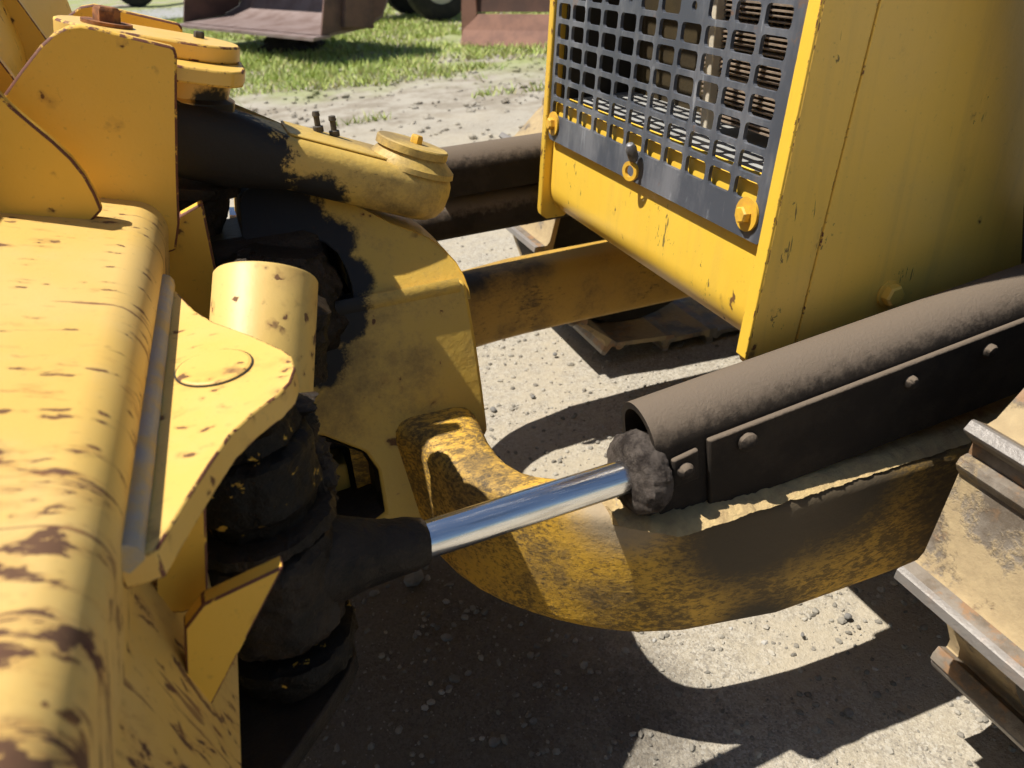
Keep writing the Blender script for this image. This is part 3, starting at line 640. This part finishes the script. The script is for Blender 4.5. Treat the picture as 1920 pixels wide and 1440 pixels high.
for c in range(cols):
    for r in range(rows):
        cy = ybeg+pw*(c+.5); ch = hb0+ph*(r+.5)
        outer = [(cy+pw/2, ch+ph/2), (cy-pw/2, ch+ph/2), (cy-pw/2, ch-ph/2), (cy+pw/2, ch-ph/2)]
        if (cols-1-c, r) in {(4, 6)} or (c, r) in {(3, 6)}:
            w_, h_, rr_ = .014, .014, .0068
        else: w_, h_, rr_ = hole_w, hole_h, .007
        inn = rrect(cy, ch, w_, h_, rr_)
        V = [NP(y, h, GX) for y, h in outer] + [NP(y, h, GX) for y, h in inn] + [NP(y, h, GX+.006) for y, h in outer] + [NP(y, h, GX+.006) for y, h in inn]
        F = []; ni = len(inn); k = 4+ni
        for q in range(4):
            seg = [4+(q*4+i) % ni for i in range(4)]; nxt = 4+((q+1)*4) % ni
            for i in range(3): F.append((q, seg[i], seg[i+1]))
            F.append((q, seg[3], nxt, (q+1) % 4))
        FB = [tuple(i+k for i in f[::-1]) for f in F]
        FI = [(4+i, 4+(i+1) % ni, k+4+(i+1) % ni, k+4+i) for i in range(ni)]
        b.add(V, F+FB+FI)
yend = ybeg+pw*cols; htop = hb0+ph*rows
facequad([(ylo, .165), (ylo+.008, .158), (yhi-.008, .158), (yhi, .165), (yhi, hb0), (ylo, hb0)])
facequad([(ylo, hb0), (ybeg, hb0), (ybeg, htop), (ylo, htop)]); facequad([(yend, hb0), (yhi, hb0), (yhi, htop), (yend, htop)])
gr = fin('grille', b, 'grille', nose, smooth=0)
for y, h in ((.862, .193), (1.527, .193)):
    fin('grille_bolt', B().hexbolt(NP(y, h, GX-.0005), (-1, 0, .09), .0125, .011, .024), 'ybolt', nose)
fin('latch_ring', B().lathe(NP(1.175, .180, -.004), (-1, -.3, .1), [(0, .017), (.006, .017), (.006, .010), (0, .010)], 20, closed=True), 'ybolt', nose)
fin('latch_knob', B().lathe(NP(1.172, .198, -.003), (-.35, -.15, .8), [(0, .006), (.006, .009), (.026, .010), (.034, .006), (.036, .002)], 14), 'latch', nose)
# hood side panel behind the guard, its bolt
b = B(); b.prism([NP(YN+.002, -.022, .0885), NP(YN+.002, 1.0, .0885), Vector((2.6, YN+.002, 1.75)), Vector((2.6, YN+.002, .50)), Vector((.95, YN+.002, .58))], (0, .014, 0)); fin('hood_panel', b, 'hood', nose, .002)
fin('panel_bolt', B().hexbolt((.905, YN+.0015, .695), (0, -1, 0), .017, .014, .021), 'hood', nose)
# radiator behind the grille
rad = group_part('radiator', dozer, (.9, 1.19, .85))
fin('shelf', B().box((.815, YC, .872), (.20, YF-YN-.05, .010)), 'shelf', rad)
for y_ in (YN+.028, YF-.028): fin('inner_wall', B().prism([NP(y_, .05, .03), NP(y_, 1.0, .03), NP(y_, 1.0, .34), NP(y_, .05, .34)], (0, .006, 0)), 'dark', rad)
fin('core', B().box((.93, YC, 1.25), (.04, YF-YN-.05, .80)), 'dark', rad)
b = B()
for i in range(70): b.box((.800, .99, .905+i*.0075), (.012, .36, .0026))
for i in range(25): b.box((.808, .815+i*.0145, 1.16), (.010, .002, .52))
o = fin('cooling_fins', b, 'fin', rad, smooth=0); o['kind'] = 'stuff'
fin('core_post', B().box((.79, 1.135, 1.16), (.02, .020, .56)), 'post', rad, .002)
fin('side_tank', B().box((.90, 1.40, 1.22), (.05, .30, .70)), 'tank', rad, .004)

# --- chassis behind the nose
ch = group_part('chassis', dozer, (1.6, 1.19, .35))
fin('belly', B().box((1.95, YC, .43), (1.4, .66, .26)), 'dark', ch, .01)
fin('hood_top', B().box((1.75, YC, 1.70), (1.9, .80, .03)), 'hood', ch, .01)
fin('far_panel', B().box((1.75, YF-.012, 1.15), (1.8, .014, 1.1)), 'hood', ch)
fin('front_axle', B().tube((1.35, 1.7, .46), (1.35, .45, .46), .06), 'dark', ch)
fin('hose', B().tube((1.02, 1.35, .42), (1.4, 1.2, .40), .012), 'dark', ch)

# --- lift cylinder at the right edge
lc = group_part('lift_cylinder', dozer, (1.0, .70, .75))
fin('barrel', B().lathe(at(1985, 500, 1, .72), at(2020, 60, 1, .72)-at(1985, 500, 1, .72), [(0, .03), (.01, .048), (1.05, .048), (1.06, .03)], 36), 'lift', lc)

# --- crawler tracks
shoe_prof = [(-.10, 0), (.105, 0), (.110, .006), (.104, .013), (.094, .019), (.0915, .052), (.0895, .055), (.076, .055), (.0735, .052), (.067, .022), (.055, .015), (-.072, .014), (-.079, .022), (-.088, .027), (-.097, .024), (-.101, .014)]
def shoe_mesh(wid):
    b = B(); b.loops([[Vector((t, y, n_)) for t, n_ in shoe_prof] for y in np.linspace(-wid/2, wid/2, 9)])
    me = bpy.data.meshes.new('shoe'); me.from_pydata(b.v, [], b.f)
    bm = bmesh.new(); bm.from_mesh(me); bmesh.ops.recalc_face_normals(bm, faces=bm.faces); bm.to_mesh(me); bm.free()
    me.materials.append(M['track']); me.shade_smooth(); me.set_sharp_from_angle(angle=R_(40)); return me
def small_mesh(name, b, mat):
    me = bpy.data.meshes.new(name); me.from_pydata(b.v, [], b.f); 
    bm = bmesh.new(); bm.from_mesh(me); bmesh.ops.recalc_face_normals(bm, faces=bm.faces); bm.to_mesh(me); bm.free()
    me.materials.append(M[mat]); me.shade_smooth(); me.set_sharp_from_angle(angle=R_(35)); return me
SH = shoe_mesh(.45); NUT = small_mesh('shoe_bolt', B().lathe((0, 0, 0), (0, 0, 1), [(0, .0125), (.007, .012), (.010, .008), (.011, .002)], 14), 'bolt')
def crawler(yc, phase, lab, cx=1.113, cz=.47):
    tr = group_part('crawler_track', dozer, (1.11, yc, 0)); tr['label'] = lab
    R0 = .335
    places = []
    for k in range(6):
        a = R_(105.5+33.4*k+phase); places.append((cx+R0*math.cos(a)+(.055 if k == 3 else 0), cz+R0*math.sin(a)-(.03 if k == 3 else 0), a))
    for k in range(5): places.append((cx+.115+k*.195, cz+R0+.004*k, R_(90)))
    for k in range(5): places.append((cx+.13+k*.195, cz-R0-.012*min(k, 4)-.02, R_(270)))
    for (x, z, a) in places:
        o = bpy.data.objects.new('shoe', SH); COL.objects.link(o)
        n_ = Vector((math.cos(a), 0, math.sin(a))); t_ = Vector((-math.sin(a), 0, math.cos(a))); y_ = n_.cross(t_)
        m = Matrix.Identity(4)
        for i in range(3): m[i][0] = t_[i]; m[i][1] = y_[i]; m[i][2] = n_[i]
        m[0][3], m[1][3], m[2][3] = x, yc, z
        o.matrix_basis = m; adopt(o, tr)
        for (tt, yy_) in ((.040, -.055), (.040, .055), (-.035, -.055), (-.035, .055)):
            q = bpy.data.objects.new('shoe_bolt', NUT); COL.objects.link(q)
            q.matrix_basis = m @ Matrix.Translation((tt, yy_, .0145)); adopt(q, tr)
    fin('idler', B().lathe((cx, yc-.06, cz), (0, 1, 0), [(0, .08), (0, .26), (.03, .30), (.09, .30), (.12, .26), (.12, .08)], 48), 'dark', tr)
    fin('track_chain', B().lathe((cx, yc-.09, cz), (0, 1, 0), [(0, .275), (0, .333), (.18, .333), (.18, .275)], 48, closed=True), 'dark', tr)
    fin('track_frame', B().box((1.75, yc, .42), (1.2, .16, .24)), 'dark', tr, .02)
    return tr
crawler(.52-.225, 0, 'nearer crawler track caked with sand')
crawler(2*YC-.52+.225, -8, 'farther crawler track half hidden behind the nose', 1.16, .40)

# --- far angle cylinder
fc = group_part('angle_cylinder', dozer, (.8, 1.68, .7)); fc['label'] = 'far angle cylinder guard black with grease'
fA = Vector((.40, 1.665, .735)); fB = Vector((1.35, 1.70, .735)); gd0, gs0, gu0 = gd, gs, gu
gd = (fB-fA).normalized(); gs = Vector((0, 1, 0)); gs = (gs-gd*gs.dot(gd)).normalized(); gu = gd.cross(gs)
if gu.z < 0: gu = -gu
fin('guard', guard_mesh(fA, gd, .95, .05), 'guard', fc, smooth=40)
fin('barrel', B().lathe(fA+Vector((-.06, 0, -.112)), gd, [(0, .03), (.02, .048), (.9, .048)], 36), 'guard', fc)
fin('rod', B().tube(fA+Vector((-.40, .02, -.04)), fA+Vector((0, 0, -.10)), .0225), 'chrome', fc)

# ------------------------------------------------------------------ things behind
# wheel loader bucket, open towards us, resting off the ground
R1 = at(600, 66, 2, .30); L1 = at(345, 42, 2, .30); wd = (L1-R1); wl_ = wd.length; wd.normalize()
back = Vector((-wd.y, wd.x, 0)); 
if back.y < 0: back = -back
bk = thing('loader_bucket', 'worn brown loader bucket held above the grass at top left', 'bucket', ((R1+L1)/2))
pr = [(0, 0), (.55, .03), (.80, .12), (.95, .35), (.98, .62), (.85, .92), (.55, 1.12), (.35, 1.15)]
th = [(a+.03, h-.03) if i < 3 else (a+.04, h) for i, (a, h) in enumerate(pr)]
b = B(); b.loops([[R1+wd*s_+back*a+Vector((0, 0, h)) for a, h in pr+th[::-1]] for s_ in (0, wl_)]); fin('shell', b, 'bucketin', bk, smooth=40)
for s_ in (-.03, wl_):
    b = B(); b.prism([R1+wd*s_+back*a+Vector((0, 0, h)) for a, h in pr], wd*.03); fin('side_wall', b, 'bucketout', bk, .004)
b = B(); b.prism([R1+wd*-.05+back*-.12+Vector((0, 0, -.012)), R1+wd*(wl_+.05)+back*-.12+Vector((0, 0, -.012)), R1+wd*(wl_+.05)+back*.1+Vector((0, 0, -.004)), R1+wd*-.05+back*.1+Vector((0, 0, -.004))], (0, 0, -.03)); fin('cutting_edge', b, 'bucketin', bk)
b = B(); b.prism([R1-wd*.031+back*.25+Vector((0, 0, .05)), R1-wd*.031+back*.62+Vector((0, 0, .0)), R1-wd*.031+back*.72+Vector((0, 0, .9)), R1-wd*.031+back*.5+Vector((0, 0, 1.1))], -wd*.07); fin('lift_arm', b, 'bucketout', bk, .01)
for s_ in (.35, .68): 
    b = B(); b.tube(R1+wd*wl_*s_+back*.92+Vector((0, 0, .3)), R1+wd*wl_*(s_+.05)+back*.72+Vector((0, 0, 1.0)), .03); fin('wear_bar', b, 'rustdark', bk)
# clod of dark soil under it
cl = at(545, 85, 2, .05)
b = B(); b.lathe(cl-Vector((0, 0, .1)), (0, 0, 1), [(0, .40), (.1, .38), (.18, .27), (.26, .12), (.28, .03)], 22, lump=.16); tag(fin('soil_heap', b, 'clod', origin=cl), 'low dark heap of soil on the grass beneath the loader bucket', 'soil heap')
# rusty blade standing at the right
P0 = at(862, 86, 2, .0); P1 = at(1120, 92, 2, .0); d_ = (P1-P0); d_.z = 0; dl = d_.length; d_.normalize(); bk_ = Vector((-d_.y, d_.x, 0))
if bk_.y < 0: bk_ = -bk_
rb = thing('rusty_blade', 'rust-red dozer blade standing on the grass left of the radiator guard', 'dozer blade', P0)
prb = [(0, 0), (.10, .16), (.17, .32), (.20, .34), (.24, .6), (.22, .9), (.12, 1.15)]
b = B(); b.loops([[P0+d_*s_+bk_*a+Vector((0, 0, h)) for a, h in prb[:3]+[(a+.04, h) for a, h in prb[:3][::-1]]] for s_ in (0, dl)]); fin('cutting_edge', b, 'rustblade', rb, smooth=0)
b = B(); b.loops([[P0+d_*(s_+.12*(1 if s_ == 0 else 1))+bk_*a+Vector((0, 0, h)) for a, h in prb[3:]+[(a+.05, h) for a, h in prb[3:][::-1]]] for s_ in (0, dl)]); fin('moldboard', b, 'rustdark', rb, smooth=40)
fin('end_bit', B().prism([P0+bk_*.09+Vector((0, 0, .10))-d_*.02, P0+d_*.16+bk_*.16+Vector((0, 0, .31)), P0+d_*.12+bk_*.22+Vector((0, 0, 1.1)), P0-d_*.0+bk_*.2+Vector((0, 0, 1.1))], bk_*.03), 'rustblade', rb)
# tractor further off: only its lower part is in view
tr = thing('tractor', 'distant tractor with black tyres and pale rims on the grass', 'tractor', at(800, 40, 2, 0))
ta = Vector((.94, -.34, 0)).normalized(); tb = Vector((-ta.y, ta.x, 0))
for k, (c, r, wid) in enumerate(((at(826, 40, 2, 0), .52, .3), (at(770, 34, 2, 0)+tb*.5, .50, .3), (at(775, 34, 2, 0)-ta*2.2+tb*.6, .7, .4))):
    cc = c+Vector((0, 0, r)); axl = (tb*-1+ta*.5).normalized()
    ty_ = fin('wheel', B().lathe(cc-axl*wid/2, axl, [(0, r*.55), (.0, r*.8), (.05, r*.97), (wid*.5, r), (wid-.05, r*.97), (wid, r*.8), (wid, r*.55)], 36, caps=False), 'tyre', tr)
    fin('rim', B().lathe(cc+axl*(wid/2-.07), axl, [(0, r*.56), (.06, r*.54), (.03, r*.38), (.05, r*.12), (.09, r*.10)], 28), 'rim', ty_)
c0 = at(800, 36, 2, 0)
fin('axle', B().tube(at(826, 40, 2, 0)+Vector((0, 0, .5)), at(770, 34, 2, 0)+tb*.5+Vector((0, 0, .5)), .09), 'dark', tr)
fin('body', B().box(c0+Vector((-1.0, .6, 1.15)), (2.6, .7, .7), Matrix.Rotation(-.35, 3, 'Z')), 'oldyellow', tr, .05)
# dull panel far left
tl = thing('trailer', 'dark trailer side far behind the blade at top left', 'trailer', (-2.5, 20.5, 0))
fin('panel', B().box((-2.5, 20.5, 1.3), (8, .3, 1.7)), 'trailer', tl, .02); fin('chassis_rail', B().box((-2.5, 20.6, .35), (8, .2, .16)), 'dark', tl)
for x in (-4, -.8):
    w_ = fin('wheel', B().lathe((x, 20.35, .42), (0, -1, 0), [(0, .2), (0, .34), (.04, .42), (.18, .42), (.22, .34), (.22, .2)], 28), 'tyre', tl)

# ------------------------------------------------------------------ stones, gravel, grass
def pebble(c, r, sq=.65):
    q = Matrix.Rotation(random.random()*6.28, 3, 'Z') @ Matrix.Rotation(random.uniform(-.4, .4), 3, 'X')
    t = (1+5**.5)/2; V = [(-1, t, 0), (1, t, 0), (-1, -t, 0), (1, -t, 0), (0, -1, t), (0, 1, t), (0, -1, -t), (0, 1, -t), (t, 0, -1), (t, 0, 1), (-t, 0, -1), (-t, 0, 1)]
    F = [(0, 11, 5), (0, 5, 1), (0, 1, 7), (0, 7, 10), (0, 10, 11), (1, 5, 9), (5, 11, 4), (11, 10, 2), (10, 7, 6), (7, 1, 8), (3, 9, 4), (3, 4, 2), (3, 2, 6), (3, 6, 8), (3, 8, 9), (4, 9, 5), (2, 4, 11), (6, 2, 10), (8, 6, 7), (9, 8, 1)]
    sx, sy = random.uniform(.7, 1.3), random.uniform(.6, 1.1)
    vs = []
    for p in V:
        w = Vector(p).normalized()*r*random.uniform(.8, 1.15); w = Vector((w.x*sx, w.y*sy, w.z*sq)); vs.append(Vector(c)+q@w)
    return vs, F
def gz(x, y):
    return .010*mnoise.noise(Vector((x*1.5, y*1.5, 0))) + .006*mnoise.noise(Vector((x*5, y*5, 2))) - .005
b = B()
for i in range(20000):
    while True:
        x, y = random.uniform(-.3, 3.2), abs(random.gauss(.2, 1.5))+.25
        if y < 5.2: break
    r = .0016+.006*random.random()**5 + (.003 if random.random() < .02 else 0)
    vs, fs = pebble((x, y, gz(x, y)+r*.25), r*(1+.15*y)); b.add(vs, fs)
o = fin('gravel', b, 'pebble', smooth=0); tag(o, 'fine loose gravel scattered over the yard', 'gravel'); o['kind'] = 'stuff'
big = [(775, 1085, .024, 'angular grey-brown stone under the chrome rod, largest there')]
spots = [(700, 1112, .010, 'small dark stone left of the big stone under the rod'), (682, 1128, .008, 'smallest stone beside the greasy rod eye'), (838, 1196, .012, 'flat dark stone in the shade below the big stone'),
         (812, 1172, .008, 'rounded stone just above the flat one in the shade'), (842, 1290, .011, 'wedge shaped stone in the oily shade below the rod'), (878, 1262, .009, 'thin stone beside the wedge shaped one'),
         (1000, 1352, .008, 'lone stone in the shade left of the bottom sunlit strip'), (925, 1392, .010, 'stone lying at the bottom edge of the shaded ground'), (1590, 1155, .013, 'blue-grey stone in the sunlit patch beneath the push arm'),
         (1505, 1190, .007, 'tiny stone in the middle of the sunlit patch beneath the push arm'), (1000, 744, .011, 'stone in the sunlit gravel between the tower and the nose shadow'), (925, 768, .014, 'grey stone on sunlit gravel beside the tower edge'),
         (1040, 664, .009, 'stone below the far arm on sunlit gravel'), (1645, 1302, .010, 'dusty stone in the shade beside the nearer track'), (1592, 1336, .012, 'dusty flat stone in the shade below the sunlit patch')]
for px, py, r, lab in big:
    c = at(px, py, 2, .008); b = B(); vs, fs = pebble(c, r, .7); b.add(vs, fs); tag(fin('stone', b, 'stone', smooth=0, bevel=.003, origin=c), lab, 'stone', 'larger stones on the gravel')
for px, py, r, lab in spots:
    c = at(px, py, 2, .003); b = B(); vs, fs = pebble(c, r, .55); b.add(vs, fs)
    tag(fin('stone', b, 'stone', smooth=0, bevel=.002, origin=c), lab, 'stone', 'larger stones on the gravel')
# rough dirt lumps between gravel and grass
b = B()
for i in range(1500):
    x, y = random.uniform(-1, 5), random.uniform(4.2, 8.5); r = .012+.03*random.random()**3
    vs, fs = pebble((x, y, r*.1), r, .5); b.add(vs, fs)
o = fin('dirt_lumps', b, 'ground', smooth=0); tag(o, 'crumbled dry dirt along the edge of the grass', 'dirt'); o['kind'] = 'stuff'
vs = []; fs = []
cnt = 0
while cnt < 70000:
    x, y = random.uniform(-2.5, 9), 5.8+13*random.random()**1.6
    m = mnoise.noise(Vector((x*.8, y*.8, 3)))+.5*mnoise.noise(Vector((x*2.3, y*2.3, 1)))
    edge_ = (y-7.0)*.35
    if 1.7*m + min(edge_, .75) - .15 < random.uniform(-.15, .35): continue
    h = random.uniform(.03, .075)*(1+.5*max(0, m)); a = random.random()*6.28; w = .005+.0006*y; lean = random.uniform(.4, 1.4)*h; la = random.random()*6.28
    k = len(vs); vs += [(x-w*math.cos(a), y-w*math.sin(a), -.01), (x+w*math.cos(a), y+w*math.sin(a), -.01), (x+lean*math.cos(la), y+lean*math.sin(la), h)]; fs.append((k, k+1, k+2)); cnt += 1
me = bpy.data.meshes.new('grass'); me.from_pydata(vs, [], fs); me.materials.append(M['grass'])
o = bpy.data.objects.new('grass', me); COL.objects.link(o); tag(o, 'patchy short green grass beyond the gravel yard', 'grass'); o['kind'] = 'stuff'
